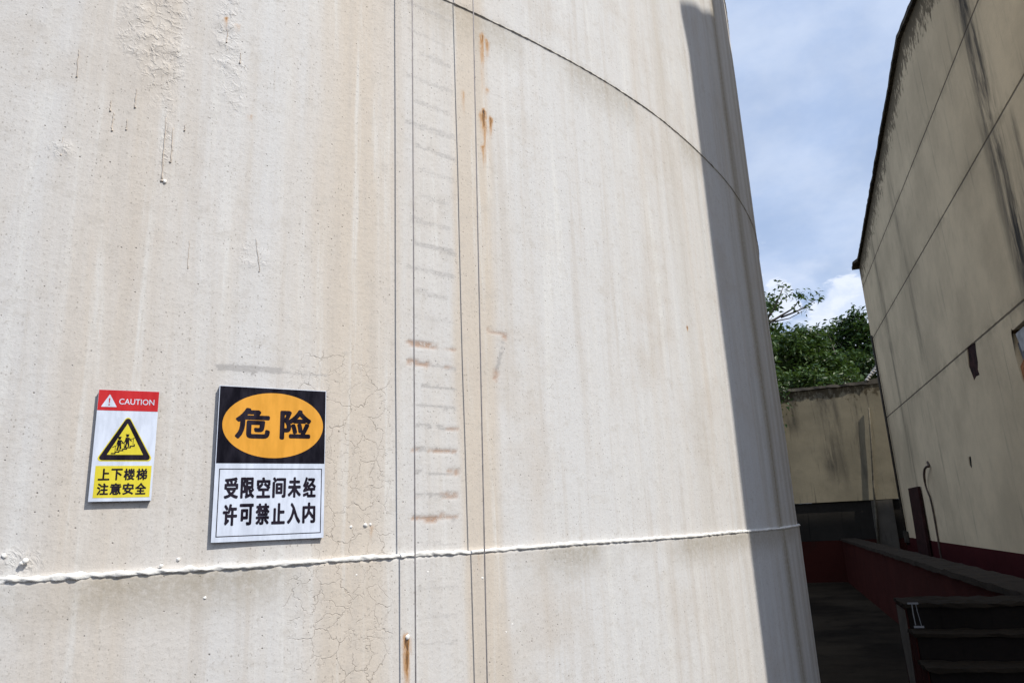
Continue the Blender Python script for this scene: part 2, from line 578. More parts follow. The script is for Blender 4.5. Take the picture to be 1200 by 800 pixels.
    # weld beads
    def bead(name, zc_, half, out, rbase, lump, mat, seed):
        aa = np.concatenate([np.arange(-180, -60, 1.0), np.arange(-60, 0, .045), np.arange(0, 180.1, 1.0)])
        K = 9
        sa = np.radians(aa) * R_TANK
        n1 = vnoise(sa * 55, sa * 0, seed); n2 = vnoise(sa * 150, sa * 0, seed + 1); n3 = fbm(sa * 4, sa * 0, seed + 2)
        cz = zc_ + (n3 - .5) * .005 + (n1 - .5) * lump * .35 * half
        amp_ = lump * (.85 + .8 * (1 - sstep(aa, -52, -30)))
        hh = half * (1 + (n1 - .5) * amp_ * .55) * (1 + .05 * (1 - sstep(aa, -50, -34)))
        rbase = rbase + (fbm(sa * .9, sa * 0 + zc_ * .9, 5, 3) - .5) * .010 + (fbm(sa * 4, sa * 0 + zc_ * 3, 9, 3) - .5) * .0014
        V = []
        for k in range(K):
            ph = math.pi * (k / (K - 1) - .5)
            rope = vnoise(sa * 72 + ph * .55, sa * 0 + ph * .5, seed + 5) - .5; rag = vnoise(sa * 160, sa * 0 + ph * 1.2, seed + 9) - .5
            oo = out * (1 + amp_ * (rope * 1.1 + rag * .6))
            rr_ = rbase - .004 + (oo + .004) * math.cos(ph) ** .8
            zz = cz + hh * math.sin(ph) * (1 + rag * amp_ * .35)
            V.append(np.stack([rr_ * np.cos(np.radians(aa)), rr_ * np.sin(np.radians(aa)), zz], -1))
        V = np.stack(V, 1)
        n_ = len(aa)
        ix = np.arange(n_ * K).reshape(n_, K)
        qq = np.stack([ix[:-1, :-1], ix[1:, :-1], ix[1:, 1:], ix[:-1, 1:]], -1).reshape(-1, 4)
        me_ = bpy.data.meshes.new(name)
        me_.from_pydata(V.reshape(-1, 3).tolist(), [], qq.tolist())
        me_.polygons.foreach_set('use_smooth', [True] * len(me_.polygons))
        return link(name, me_, mat, root)
    bead_mat = simple('bead_paint', (.72, .71, .68), .6, .14, 60, bump=.002)
    edge_mat = simple('seam_paint', (.50, .47, .42), .7, .45, 25, bump=.001)
    bead('weld_seam', SEAM_LOW + .001, .0058, .0046, R_TANK + .008, .95, bead_mat, 3)
    bead('weld_seam', SEAM_HIGH - .001, .0026, .0020, R_TANK + .0022, 1.0, edge_mat, 8)
    for zz in (5.0, 6.67, 8.34):
        bead('weld_seam', zz, .006, .005, R_TANK + .004, .6, edge_mat, 12)
    return root, paint


tank, tank_mat = make_tank()


def tank_child_point(p):
    return Vector(p) - Vector((CU, CV, 0))


# loose weld spatter and a small lug on the shell
bead_paint2 = simple('spatter_paint', (.78, .77, .74), .6, .1, 50)
for (px, py, r_) in [(411, 617, .0045), (428, 615, .006), (434, 614, .004), (497, 670, .004), (561, 677, .0045), (26, 657, .0055), (21, 660, .004), (5, 651, .0045), (413, 673, .004),
                     (193, 213, .005), (185, 663, .004), (236, 700, .004), (209, 655, .004), (473, 746, .007), (596, 731, .004), (589, 740, .004)]:
    p = on_tank(px, py)
    bm = bmesh.new()
    bmesh.ops.create_icosphere(bm, subdivisions=2, radius=r_)
    for v in bm.verts:
        v.co *= random.uniform(.8, 1.2)
    o = from_bm('weld_spatter', bm, bead_paint2, tank, True)
    o.location = tank_child_point(p) + (Vector((.009, 0, 0)) if py > 655 else Vector((0, 0, 0)))

# runs of paint, each ending in a hanging drop
run_paint = simple('run_paint', (.56, .49, .42), .6, .15, 50)
for k_, (x0, y0, y1, wd) in enumerate([(195, 138, 212, .0028), (203, 150, 190, .002), (93, 58, 90, .0016), (130, 118, 130, .0018), (133, 132, 153, .002), (160, 104, 126, .0018), (149, 140, 152, .0016), (267, 28, 50, .002),
                                   (217, 146, 153, .0016), (282, 62, 74, .0018), (300, 279, 318, .0012), (222, 282, 314, .0014), (74, 160, 182, .0018), (684, 262, 268, .002), (748, 150, 205, .0014), (766, 160, 200, .0014), (780, 320, 342, .0014)]):
    a_ = np.array(on_tank(x0, y0)); b0 = np.array(on_tank(x0 + (6 if x0 == 300 else 0) + (y1 - y0) * (x0 - 449) / 3200, y1))
    n_ = 12
    P_ = []
    for k in range(n_ + 1):
        p_ = a_ + (b0 - a_) * k / n_
        an = math.atan2(p_[1] - CV, p_[0] - CU) + random.uniform(-.00022, .00022)
        rr_ = R_TANK + .0006
        P_.append(Vector((rr_ * math.cos(an), rr_ * math.sin(an), p_[2])))
    bm = bmesh.new()
    tube(bm, P_, [wd * random.uniform(.35, .70) * (.5 + .5 * k / n_) for k in range(n_)] + [wd * .8], 7)
    r_ = bmesh.ops.create_icosphere(bm, subdivisions=2, radius=wd * 1.25)
    for v in r_['verts']:
        v.co += P_[-1]
    from_bm('paint_run', bm, run_paint, tank, True)

# ------------------------------------------------------------------ gauge wires
wire_mat = simple('wire_steel', (.30, .28, .28), .45, .2, 40, metal=.4)


def wire_point(shx, shy, wx, rad):
    """3D point on the sun ray through a shadow point of the shell that stands at image column wx"""
    p = on_tank(shx, shy, rad)
    lo, hi = 0.0, .3
    for _ in range(50):
        m_ = (lo + hi) / 2
        q_ = p + np.array(sun_dir) * m_
        c = q_ - ORI
        X_, Y_, Z_ = [c[0] * AX_U[i] + c[1] * AX_V[i] + c[2] * AX_Z[i] for i in range(3)]
        if 600 + FPX * X_ / Z_ < wx:
            lo = m_
        else:
            hi = m_
    return p + np.array(sun_dir) * lo


for (sT, wT, sB, wB, lab) in [((463, 0), 483, (467.5, 800), 487, 'thin dark gauge wire standing off the tank, the one nearer the black and orange sign'),
                              ((531, 0), 553.5, (555, 800), 570.5, 'thin dark gauge wire standing off the tank beside the rust runs, farther from the signs')]:
    a = Vector(wire_point(*sT, wT, R_TANK)); b_ = Vector(wire_point(*sB, wB, R_TANK + .008))
    d = (a - b_).normalized()
    foot = b_ - d * (b_.z / d.z); head = a + d * ((9.98 - a.z) / d.z)
    bm = bmesh.new()
    n_ = 40
    tube(bm, [foot.lerp(head, k / n_) for k in range(n_ + 1)], .0018, 8)
    o = from_bm('gauge_wire', bm, wire_mat, None, True)
    tag(o, lab, 'wire', 'gauge wires on the tank')

# ------------------------------------------------------------------ signs
_text_cache = {}


def glyph(ch):
    """flat mesh data (verts, faces) of one string from the built-in font, unit box"""
    key = ch
    if key not in _text_cache:
        cu = bpy.data.curves.new('lettering', 'FONT')
        cu.body = ch
        cu.resolution_u = 4
        ob = bpy.data.objects.new('lettering', cu)
        COL.objects.link(ob)
        dg = bpy.context.evaluated_depsgraph_get()
        me = bpy.data.meshes.new_from_object(ob.evaluated_get(dg))
        vs = np.array([v.co[:] for v in me.vertices]); fs = [list(p.vertices) for p in me.polygons]
        bpy.data.objects.remove(ob); bpy.data.curves.remove(cu); bpy.data.meshes.remove(me)
        lo, hi = vs.min(0), vs.max(0)
        vs = (vs - lo) / np.maximum(hi - lo, 1e-6)
        _text_cache[key] = (vs[:, :2], fs)
    return _text_cache[key]


class Flat:
    """collects flat shapes on a sign face: fractions of the face, x right, y down"""

    def __init__(self, W, H, lift):
        self.W, self.H, self.z = W, H, lift
        self.v, self.f = [], []

    def P(self, x, y):
        return ((x - .5) * self.W, (.5 - y) * self.H, self.z)

    def poly(self, pts):
        i0 = len(self.v)
        self.v += [self.P(*p) for p in pts]
        self.f.append(list(range(i0, i0 + len(pts))))

    def rect(self, x0, y0, x1, y1):
        self.poly([(x0, y1), (x1, y1), (x1, y0), (x0, y0)])

    def text(self, ch, x0, y0, x1, y1, off=.0):
        """string fitted to a box; the stroke is thickened by stacking shifted copies a few hundredths of a millimetre apart"""
        vs, fs = glyph(ch)
        wx, wy = (x1 - x0), (y1 - y0)
        r = off * wy * self.H
        shifts = [(0, 0)] + ([(math.cos(2 * math.pi * k / 10), math.sin(2 * math.pi * k / 10)) for k in range(10)] if off else [])
        for k, (ax, ay) in enumerate(shifts):
            i0 = len(self.v)
            for a, b in vs:
                p = self.P(x0 + a * wx, y1 - b * wy)
                self.v.append((p[0] + ax * r, p[1] + ay * r, p[2] + k * .00002))
            self.f += [[i0 + i for i in f_] for f_ in fs]

    def build(self, name, mat, parent):
        me = bpy.data.meshes.new(name)
        me.from_pydata(self.v, [], self.f)
        bm = bmesh.new(); bm.from_mesh(me)
        bmesh.ops.triangulate(bm, faces=[f_ for f_ in bm.faces if len(f_.verts) > 4])
        bm.to_mesh(me); bm.free()
        return link(name, me, mat, parent)


def print_mat(name, col, fade=.08):
    mt, g, b = material(name)
    c = coords(g)
    n1 = g.noise(g.scale(c, (1, .25, 1)), 60, 5, .6)
    n2 = g.noise(c, 400, 3, .6)
    d = tuple(max(x * (1 - fade * 1.6), 0) for x in col); l_ = tuple(min(x * (1 + fade) + .006, 1) for x in col)
    k = g.mix(g.step(n1, .3, .7), d, l_)
    if sum(col) > .3:
        k = g.mix(g.mul(g.step(n2, .62, .75), .12), k, (.25, .23, .20))
    g.put(b.inputs['Base Color'], k)
    g.put(b.inputs['Roughness'], g.step(n1, .3, .7, .32, .48))
    b.inputs['Specular IOR Level'].default_value = .35 if sum(col) > .3 else .06
    return mt


WHITE = print_mat('sign_white', (.63, .69, .81))
BLACK = print_mat('sign_black', (.010, .009, .016), .3)
INK = print_mat('sign_ink', (.016, .012, .022), .3)
ORANGE = print_mat('sign_orange', (.72, .33, .028), .06)
YELLOW = print_mat('sign_yellow', (.70, .60, .035), .05)
RED = print_mat('sign_red', (.52, .010, .012), .05)
EDGE_SHADE = simple('sign_edge_shade', (.055, .045, .065), .6, .2, 40)  # dark colour carries the shade along the sign's side and gap


def make_sign(corners, W, H, label, name='warning_sign'):
    c = sum(on_tank(x, y, R_TANK + .010) for x, y in corners) / 4
    ang = math.atan2(c[1] - CV, c[0] - CU)
    rad = R_TANK + .0002
    root = empty(name, (CU + rad * math.cos(ang), CV + rad * math.sin(ang), c[2]), label, 'sign')
    t = Vector((-math.sin(ang), math.cos(ang), 0)); n_ = Vector((math.cos(ang), math.sin(ang), 0))
    Mx = Matrix.Identity(4)
    for i in range(3):
        Mx[i][0], Mx[i][1], Mx[i][2], Mx[i][3] = t[i], (0, 0, 1)[i], n_[i], root.location[i]
    root.matrix_world = Mx
    bm = bmesh.new(); box(bm, (-W / 2 + .0006, -H / 2 + .0006, -.004), (W / 2 - .0006, H / 2 - .0006, .0085), .0006)
    from_bm('backing', bm, EDGE_SHADE, root)
    bm = bmesh.new(); box(bm, (-W / 2, -H / 2, .0087), (W / 2, H / 2, .0103), .0003)
    from_bm('board', bm, WHITE, root)
    return root


def ellipse(cx, cy, rx, ry, n_=72):
    return [(cx + rx * math.cos(2 * math.pi * k / n_), cy - ry * math.sin(2 * math.pi * k / n_)) for k in range(n_)]


Z1, Z2, Z3, Z4 = .0106, .0109, .0112, .0115
# big sign
BW, BH = .2415, .3405
big = make_sign([(257, 451), (382, 458), (379, 629), (247, 637)], BW, BH, 'large danger sign, orange oval with black characters above a white panel')
F = Flat(BW, BH, Z1); F.rect(.006, .004, .994, .508); F.build('black_field', BLACK, big)
F = Flat(BW, BH, Z2); F.poly(ellipse(.507, .254, .466, .219)); F.build('orange_oval', ORANGE, big)
F = Flat(BW, BH, Z3)
F.text('危', .165, .150, .458, .340, .042); F.text('险', .570, .150, .846, .340, .042)
F.build('lettering', INK, big)
F = Flat(BW, BH, Z1)
x0, y0, x1, y1, lw, lh = .036, .542, .972, .968, .0075, .0053
F.rect(x0, y0, x1, y0 + lh); F.rect(x0, y1 - lh, x1, y1); F.rect(x0, y0 + lh, x0 + lw, y1 - lh); F.rect(x1 - lw, y0 + lh, x1, y1 - lh)
F.build('border_line', INK, big)
F = Flat(BW, BH, Z1)
for row, (ya, yb) in zip(('受限空间未经', '许可禁止入内'), ((.602, .728), (.770, .897))):
    for k, ch in enumerate(row):
        xa = .093 + k * .1415
        F.text(ch, xa, ya, xa + .110, yb, .038)
F.build('lettering', INK, big)

# small sign
SW, SH = .114, .2295
small = make_sign([(117, 456), (187, 459), (178, 587), (101, 587)], SW, SH, 'small stairway caution sign with red header, yellow triangle and yellow caption')
F = Flat(SW, SH, Z1); F.rect(.004, .002, .996, .190); F.build('red_header', RED, small)


def rtri(cx, top, bot, hw, r, asp):
    """rounded triangle in face fractions; asp = W/H"""
    P_ = [Vector((cx, top / asp)), Vector((cx + hw, bot / asp)), Vector((cx - hw, bot / asp))]
    out = []
    for i in range(3):
        a, b, c = P_[i - 1], P_[i], P_[(i + 1) % 3]
        u1 = (a - b).normalized(); u2 = (c - b).normalized()
        half = math.acos(max(-1, min(1, u1.dot(u2)))) / 2
        d_ = r / math.tan(half)
        cen = b + (u1 + u2).normalized() * (r / math.sin(half))
        s_ = b + u1 * d_ - cen; e_ = b + u2 * d_ - cen
        a0 = math.atan2(s_.y, s_.x); a1 = math.atan2(e_.y, e_.x)
        while a1 - a0 > math.pi: a1 -= 2 * math.pi
        while a1 - a0 < -math.pi: a1 += 2 * math.pi
        for k in range(7):
            t = a0 + (a1 - a0) * k / 6
            out.append((cen.x + r * math.cos(t), (cen.y + r * math.sin(t)) * asp))
    return out[::-1]


asp = SW / SH
F = Flat(SW, SH, Z2); F.poly(rtri(.185, .040, .158, .128, .006, asp)); F.build('alert_triangle', WHITE, small)
F = Flat(SW, SH, Z3)
F.poly([(.173, .078), (.199, .078), (.192, .122), (.180, .122)][::-1]); F.poly(ellipse(.186, .138, .013, .0065, 20))
F.build('exclamation_mark', RED, small)
F = Flat(SW, SH, Z2); F.text('CAUTION', .345, .079, .925, .131, .010); F.build('lettering', WHITE, small)
F = Flat(SW, SH, Z1); F.poly(rtri(.515, .222, .648, .470, .055, asp)); F.build('yellow_outline', YELLOW, small)
F = Flat(SW, SH, Z2); F.poly(rtri(.515, .235, .638, .440, .048, asp)); F.build('black_triangle', INK, small)
F = Flat(SW, SH, Z3); F.poly(rtri(.515, .307, .590, .292, .002, asp)); F.build('yellow_triangle', YELLOW, small)
F = Flat(SW, SH, Z4)
# flight of steps
sx0, sy0, dx, dy = .285, .583, .060, .0135
for k in range(6):
    xa = sx0 + dx * k; ya = sy0 - dy * k
    F.rect(xa, ya - .009, xa + dx * 1.25, ya + .001)
    F.rect(xa + dx * .95, ya - dy - .009, xa + dx * 1.25, ya - .009 + .0002)
# two walkers
for (hx, hy, s_) in ((.405, .441, 1.0), (.530, .418, 1.0)):
    F.poly(ellipse(hx, hy, .024 * s_, .0125 * s_, 18)); F.rect(hx - .032, hy - .014, hx + .030, hy - .0085)
    F.poly([(hx - .030, hy + .016), (hx + .026, hy + .016), (hx + .034, hy + .066), (hx - .022, hy + .066)][::-1])
    F.poly([(hx - .020, hy + .064), (hx + .006, hy + .064), (hx - .010, hy + .112), (hx - .040, hy + .112)][::-1])
    F.poly([(hx + .006, hy + .064), (hx + .034, hy + .064), (hx + .044, hy + .098), (hx + .020, hy + .098)][::-1])
    F.poly([(hx + .020, hy + .022), (hx + .034, hy + .018), (hx + .076, hy + .046), (hx + .066, hy + .054)][::-1])
    F.poly([(hx - .028, hy + .018), (hx - .042, hy + .054), (hx - .028, hy + .058), (hx - .014, hy + .024)])
for off in (0, ):
    F.poly([(.300, .521), (.700, .420), (.700, .4255), (.300, .5265)])
for k in range(5):
    xa = .345 + .07 * k
    F.rect(xa, .512 - .0176 * k, xa + .008, .558 - .0150 * k)
F.build('stair_pictogram', INK, small)
F = Flat(SW, SH, Z1); F.rect(.065, .688, .965, .968); F.build('yellow_caption', YELLOW, small)
F = Flat(SW, SH, Z2)
for row, (ya, yb) in zip(('上下楼梯', '注意安全'), ((.716, .812), (.844, .940))):
    for k, ch in enumerate(row):
        xa = .125 + k * .2015
        F.text(ch, xa, ya, xa + .168, yb, .036)
F.build('lettering', INK, small)

# ------------------------------------------------------------------ masonry materials
def stucco(name, col, stain=(.10, .095, .085), joints=(), streaks=(), axis='v', dark=.35, scale=1.0, verge=None):
    """render on masonry; object coordinates: axis 'v' -> (y,z) face, 'u' -> (x,z) face"""
    mt, g, b = material(name)
    c = coords(g); s = g.sep(c)
    h = s[1] if axis == 'v' else s[0]
    z = s[2]
    p = g.comb(h, z, g.mul(s[0] if axis == 'v' else s[1], .3))
    blot = g.noise(p, .7 * scale, 7, .62)
    mid = g.noise(p, 4 * scale, 6, .6)
    fine = g.noise(p, 38, 5, .65)
    run = g.noise(g.scale(p, (3.0, .22, 1)), 2.2 * scale, 6, .62, .35)
    run2 = g.noise(g.scale(p, (9.0, .40, 1), (3, 1, 0)), 2.0 * scale, 5, .6, .2)
    base = g.mix(g.step(blot, .32, .68), tuple(x * .84 for x in col), tuple(min(x * 1.10, 1) for x in col))
    base = g.mix(g.mul(g.step(mid, .5, .72), .25), base, tuple(x * .72 for x in col))
    base = g.mix(g.mul(g.step(run, .56, .78), dark), base, stain)
    base = g.mix(g.mul(g.step(run2, .60, .80), dark * .6), base, stain)
    base = g.mix(g.mul(g.step(fine, .55, .80), .22), base, tuple(x * .55 for x in col))
    hb = g.add(g.mul(mid, .5), fine)
    wob = g.mul(g.m('SUBTRACT', g.noise(p, 1.3, 4, .6), .5), .22)
    for (h0, z0, z1, wd, k) in streaks:
        d_ = g.m('ABSOLUTE', g.m('SUBTRACT', g.add(h, wob), h0))
        f = g.mul(g.step(d_, wd, wd * .05), g.mul(g.step(z, z0, z0 + .8), g.step(z, z1, z1 - .4)))
        f = g.mul(f, g.step(g.noise(g.scale(p, (2.2, .30, 1), (h0, 0, 0)), 2.0, 6, .7, .5), .36, .62, .05, 1.0))
        base = g.mix(g.mul(f, k), base, (.060, .055, .048))
    for z0 in joints:
        d_ = g.m('ABSOLUTE', g.m('SUBTRACT', g.add(z, g.mul(g.m('SUBTRACT', g.noise(p, 9, 3), .5), .012)), z0))
        f = g.step(d_, .020, .008)
        halo = g.mul(g.step(d_, .16, .0), g.step(mid, .42, .62, 0, .40))
        base = g.mix(halo, base, tuple(x * .50 for x in col))
        base = g.mix(g.mul(f, .80), base, (.075, .062, .048))
        hb = g.add(hb, g.mul(f, -4.0))
    if verge:
        zr = g.m('SUBTRACT', verge[0], g.mul(g.m('ABSOLUTE', g.m('SUBTRACT', h, verge[1])), verge[2]))
        dv_ = g.m('SUBTRACT', zr, z)
        mo = g.step(g.add(g.step(dv_, 1.1, .0, 0, .42), g.noise(g.scale(p, (1.6, .8, 1)), 5.5, 6, .72)), .72, .86)
        base = g.mix(g.mul(mo, .8), base, (.060, .046, .028))
        base = g.mix(g.step(dv_, .30, .05, 0, .75), base, (.075, .060, .038))
    g.put(b.inputs['Base Color'], base)
    g.put(b.inputs['Roughness'], .86)
    b.inputs['Specular IOR Level'].default_value = .05
    g.put(b.inputs['Roughness'], .95)
    g.put(b.inputs['Normal'], g.bump(hb, .55, .006))
    return mt


ZJ = [float(on_u(1120, 420, U_WALL)[2]), float(on_u(1100, 262, U_WALL)[2]), float(on_u(1075, 178, U_WALL)[2])]
V_RIDGE, Z_RIDGE, SLOPE = 11.94, 9.23, .160
V_NEAR, V_FAR = 2.30, 20.0


def roof_z(v):
    return Z_RIDGE - SLOPE * abs(v - V_RIDGE)


p1 = on_u(1128, 0, U_WALL); p2 = on_u(1185, 250, U_WALL)
GABLE = stucco('gable_render', (.62, .505, .335), joints=ZJ, dark=.45, verge=(Z_RIDGE, V_RIDGE, SLOPE),
               streaks=[(float(p1[1]), 3.2, 9.3, .55, 1.0), (float(p1[1]) - .5, 2.0, 6.0, .25, .7), (float(on_u(1030, 330, U_WALL)[1]), 1.3, 8.3, .35, .55),
                        (float(on_u(1040, 200, U_WALL)[1]), 4.0, 8.6, .30, .45), (float(on_u(1150, 150, U_WALL)[1]), 2.5, 7, .2, .3)])
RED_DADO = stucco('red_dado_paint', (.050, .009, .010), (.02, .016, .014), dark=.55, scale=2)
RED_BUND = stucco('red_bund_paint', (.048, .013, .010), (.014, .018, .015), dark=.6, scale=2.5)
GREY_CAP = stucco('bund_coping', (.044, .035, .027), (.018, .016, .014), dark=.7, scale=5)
YELLOW_WALL = stucco('boundary_render', (.27, .237, .168), (.055, .052, .045), dark=.75, verge=(5.3, 0.0, 0.0), axis='u', scale=1.6,
                     streaks=[(float(on_v(972, 520, 21.5)[0]), 2.3, 5.3, .30, .85), (float(on_v(985, 520, 21.5)[0]), 2.1, 5.3, .14, .6), (float(on_v(927, 480, 21.5)[0]), 3.6, 5.3, .22, .85),
                              (float(on_v(1008, 520, 21.5)[0]), 2.1, 5.3, .10, .6)])
GREY_LOWER = stucco('grey_lower', (.032, .029, .025), (.012, .012, .012), dark=.8, axis='u', scale=2.0)  # dark grey band of the boundary wall, below the yellow part
GREY_PALE = stucco('grey_pier', (.12, .108, .09), (.04, .038, .035), dark=.7, axis='u', scale=2.5)
BRICK_DARK = simple('brick_shade_backing', (.030, .012, .010), .9, .7, 9, bump=.01)
INSIDE_SHADE = simple('inside_shade', (.015, .014, .013), .95, .2, 4)  # near-black colour standing in for the unlit inside of the slot

# ------------------------------------------------------------------ gable building
bld = empty('gable_building', (U_WALL, 11.0, 0), 'tall stained beige gable building with black rain streaks and a broken wall', 'building')
OFF = Vector((U_WALL, 11.0, 0))


def bchild(name, bm, mat, smooth=False):
    o = from_bm(name, bm, mat, bld, smooth)
    o.matrix_parent_inverse = Matrix.Translation(-OFF)
    return o


def hole_poly(pix):
    return [(float(on_u(x, y, U_WALL)[1]), float(on_u(x, y, U_WALL)[2])) for x, y in pix]


holes = [hole_poly([(1133, 407), (1137, 404), (1143, 401), (1144, 412), (1146, 424), (1146, 433), (1148, 439), (1144, 441), (1141, 447), (1139, 441), (1135, 430), (1134, 418)]),
         hole_poly([(1135, 536), (1137, 534), (1138, 536), (1139, 546), (1138, 550), (1136, 545)])]
# broken vent at the frame edge: left edge seen, the rest goes on toward the camera
vb = hole_poly([(1184, 388), (1186, 383), (1189, 381)])
zt, zb = vb[0][1], hole_poly([(1197, 452)])[0][1]
v0 = vb[0][0]
holes.append([(v0, zt - .05), (v0 - .05, zt + .02), (v0 - .09, zt - .01), (v0 - .85, zt + .02), (v0 - .98, zt - .12), (v0 - .92, zb - .28), (v0 - .52, zb - .22), (v0 - .36, zb - .20),
              (v0 - .16, zb - .12), (v0 - .05, zb - .06), (v0 - .012, zb + .10), (v0 + .012, zb + .35), (v0 - .015, zb + .7)])

cu = bpy.data.curves.new('gable_outline', 'CURVE')
cu.dimensions = '2D'; cu.fill_mode = 'BOTH'; cu.extrude = .12


def spl(pts):
    s_ = cu.splines.new('POLY'); s_.points.add(len(pts) - 1)
    for q_, p in zip(s_.points, pts):
        q_.co = (p[0], p[1], 0, 1)
    s_.use_cyclic_u = True


spl([(V_NEAR, 0), (V_FAR, 0), (V_FAR, roof_z(V_FAR)), (V_RIDGE, Z_RIDGE), (V_NEAR, roof_z(V_NEAR))])
for h_ in holes:
    spl(h_)
tmp = bpy.data.objects.new('gable_outline', cu); COL.objects.link(tmp)
me = bpy.data.meshes.new_from_object(tmp.evaluated_get(bpy.context.evaluated_depsgraph_get()))
bpy.data.objects.remove(tmp); bpy.data.curves.remove(cu)
bm = bmesh.new(); bm.from_mesh(me); bpy.data.meshes.remove(me)
for v in bm.verts:
    v.co = Vector((U_WALL + .12 - v.co.z, v.co.x, v.co.y))
bmesh.ops.remove_doubles(bm, verts=bm.verts, dist=1e-5)
bchild('gable_wall', bm, GABLE)
# other walls of the building
DEPTH = 16
bm = bmesh.new()
box(bm, (U_WALL + .25, V_NEAR, 0), (U_WALL + DEPTH, V_NEAR + .24, roof_z(V_NEAR) - .02))
bchild('side_wall', bm, GABLE)
bm = bmesh.new()
box(bm, (U_WALL + .25, V_FAR - .24, 0), (U_WALL + DEPTH, V_FAR, roof_z(V_FAR) - .02))
bchild('side_wall', bm, GABLE)
bm = bmesh.new()
poly_prism(bm, [(U_WALL + DEPTH, V_NEAR + .25, 0), (U_WALL + DEPTH, V_FAR - .25, 0), (U_WALL + DEPTH, V_FAR - .25, roof_z(V_FAR) - .03), (U_WALL + DEPTH, V_RIDGE, Z_RIDGE - .05), (U_WALL + DEPTH, V_NEAR + .25, roof_z(V_NEAR) - .03)], .24, (-1, 0, 0))
bchild('back_wall', bm, GABLE)
# roof slabs with a rough mossy verge
ROOF = simple('mossy_roof_edge', (.060, .050, .036), .95, .55, 6, bump=.02)
bm = bmesh.new()
n_ = 150
OV = .06
prev = None
rr = random.Random(12)
vv_ = list(np.linspace(V_NEAR - .03, V_FAR + .12, n_))
vv_ = sorted(vv_ + [V_RIDGE])
for v in vv_:
    o_ = OV + rr.gauss(0, .004); t_ = .075 + rr.gauss(0, .005); l_ = rr.gauss(0, .004)
    if v > V_FAR - .35:
        o_ += .10
    z = roof_z(v)
    cur = [bm.verts.new((U_WALL - o_, v, z + .004 + l_ * .3)), bm.verts.new((U_WALL - o_, v, z + t_ + l_)), bm.verts.new((U_WALL + DEPTH + .1, v, z + .09)), bm.verts.new((U_WALL + DEPTH + .1, v, z + .004))]
    if prev:
        for k in range(4):
            bm.faces.new((prev[k], prev[(k + 1) % 4], cur[(k + 1) % 4], cur[k]))
    else:
        bm.faces.new(cur)
    prev = cur
bm.faces.new(prev[::-1])
bchild('roof', bm, ROOF)
# red dado band
bm = bmesh.new(); box(bm, (U_WALL - .006, V_NEAR + .002, 0), (U_WALL - .001, V_FAR - .002, 1.12))
bchild('base_band', bm, RED_DADO)
# brick behind the first hole, dark sheets for the unlit inside of the others
for k, h_ in enumerate(holes):
    vs = [p[0] for p in h_]; zs_ = [p[1] for p in h_]
    bm = bmesh.new(); box(bm, (U_WALL + (.05 if k < 2 else .10), min(vs) - .08, min(zs_) - .08), (U_WALL + .235, max(vs) + .08, max(zs_) + .08))
    if k < 2:
        for v in bm.verts:
            v.co.x = max(v.co.x, U_WALL + .05)
    # the backing sits in the thickness of the wall behind the opening
    bm.free()
    bm = bmesh.new()
    pts = [(U_WALL + (.012 if k < 2 else .10), p[0] + (p[0] - sum(vs) / len(vs)) * .02, p[1] + (p[1] - sum(zs_) / len(zs_)) * .02) for p in h_]
    f_ = bm.faces.new([bm.verts.new(p) for p in pts])
    bmesh.ops.triangulate(bm, faces=[f_])
    bchild('brick_shade_backing', bm, BRICK_DARK if k != 1 else INSIDE_SHADE)
# torn lining hanging in the broken opening
LIN_W = simple('torn_lining_pale', (.36, .36, .36), .8, .25, 9)
LIN_G = simple('torn_lining_grey', (.14, .14, .145), .8, .4, 9)
LIN_O = simple('broken_brick_edge', (.33, .14, .06), .9, .4, 20, bump=.004)


def slab_poly(pts, x, th, mat, name):
    bm_ = bmesh.new()
    poly_prism(bm_, [(x, a_, b_) for a_, b_ in pts], th, (1, 0, 0))
    for v in bm_.verts:
        v.co.x += random.uniform(-.003, .003)
    bmesh.ops.triangulate(bm_, faces=[f_ for f_ in bm_.faces if len(f_.verts) > 4])
    bchild(name, bm_, mat)


slab_poly([(v0 - .10, zt - .06), (v0 - .80, zt - .03), (v0 - .82, zt - .30), (v0 - .45, zt - .26), (v0 - .20, zt - .30)], U_WALL + .014, .010, LIN_W, 'torn_lining')
slab_poly([(v0 - .04, zt - .16), (v0 - .24, zt - .26), (v0 - .30, zt - .55), (v0 - .26, zb + .3), (v0 - .16, zb + .10), (v0 - .05, zb + .45)], U_WALL + .034, .010, LIN_G, 'torn_lining')
slab_poly([(v0 - .20, zt - .50), (v0 - .62, zt - .40), (v0 - .70, zt - 1.05), (v0 - .30, zt - .95)], U_WALL + .020, .010, LIN_W, 'torn_lining')
slab_poly([(v0 - .035, zb + .22), (v0 - .30, zb + .30), (v0 - .34, zb - .10), (v0 - .20, zb - .14), (v0 - .06, zb - .04)], U_WALL + .008, .05, LIN_O, 'broken_edge')
# unseen stub added on the roof, outside the frame, to shadow the tank
bm = bmesh.new(); box(bm, (U_WALL + .02, 2.86, roof_z(2.86) + .05), (U_WALL + .45, 3.36, roof_z(2.86) + 1.0), .02)
bchild('shadow_stub', bm, GABLE)

# ------------------------------------------------------------------ things on the gable wall
pa, pb = on_u(1064, 572, U_WALL - .07), on_u(1075, 570, U_WALL - .07)
vA, vB, zP = float(max(pa[1], pb[1])), float(min(pa[1], pb[1])), float(pa[2])
TIMBER = simple('dark_timber', (.030, .012, .011), .8, .4, 9, bump=.004)
bm = bmesh.new()
poly_prism(bm, [(U_WALL - .10, vB, 0), (U_WALL - .07, vB, zP), (U_WALL - .07, vA, zP), (U_WALL - .10, vA, 0)], .05, (1, 0, 0))
o = from_bm('timber_plank', bm, TIMBER)
tag(o, 'dark reddish plank leaning upright against the beige gable wall', 'plank')
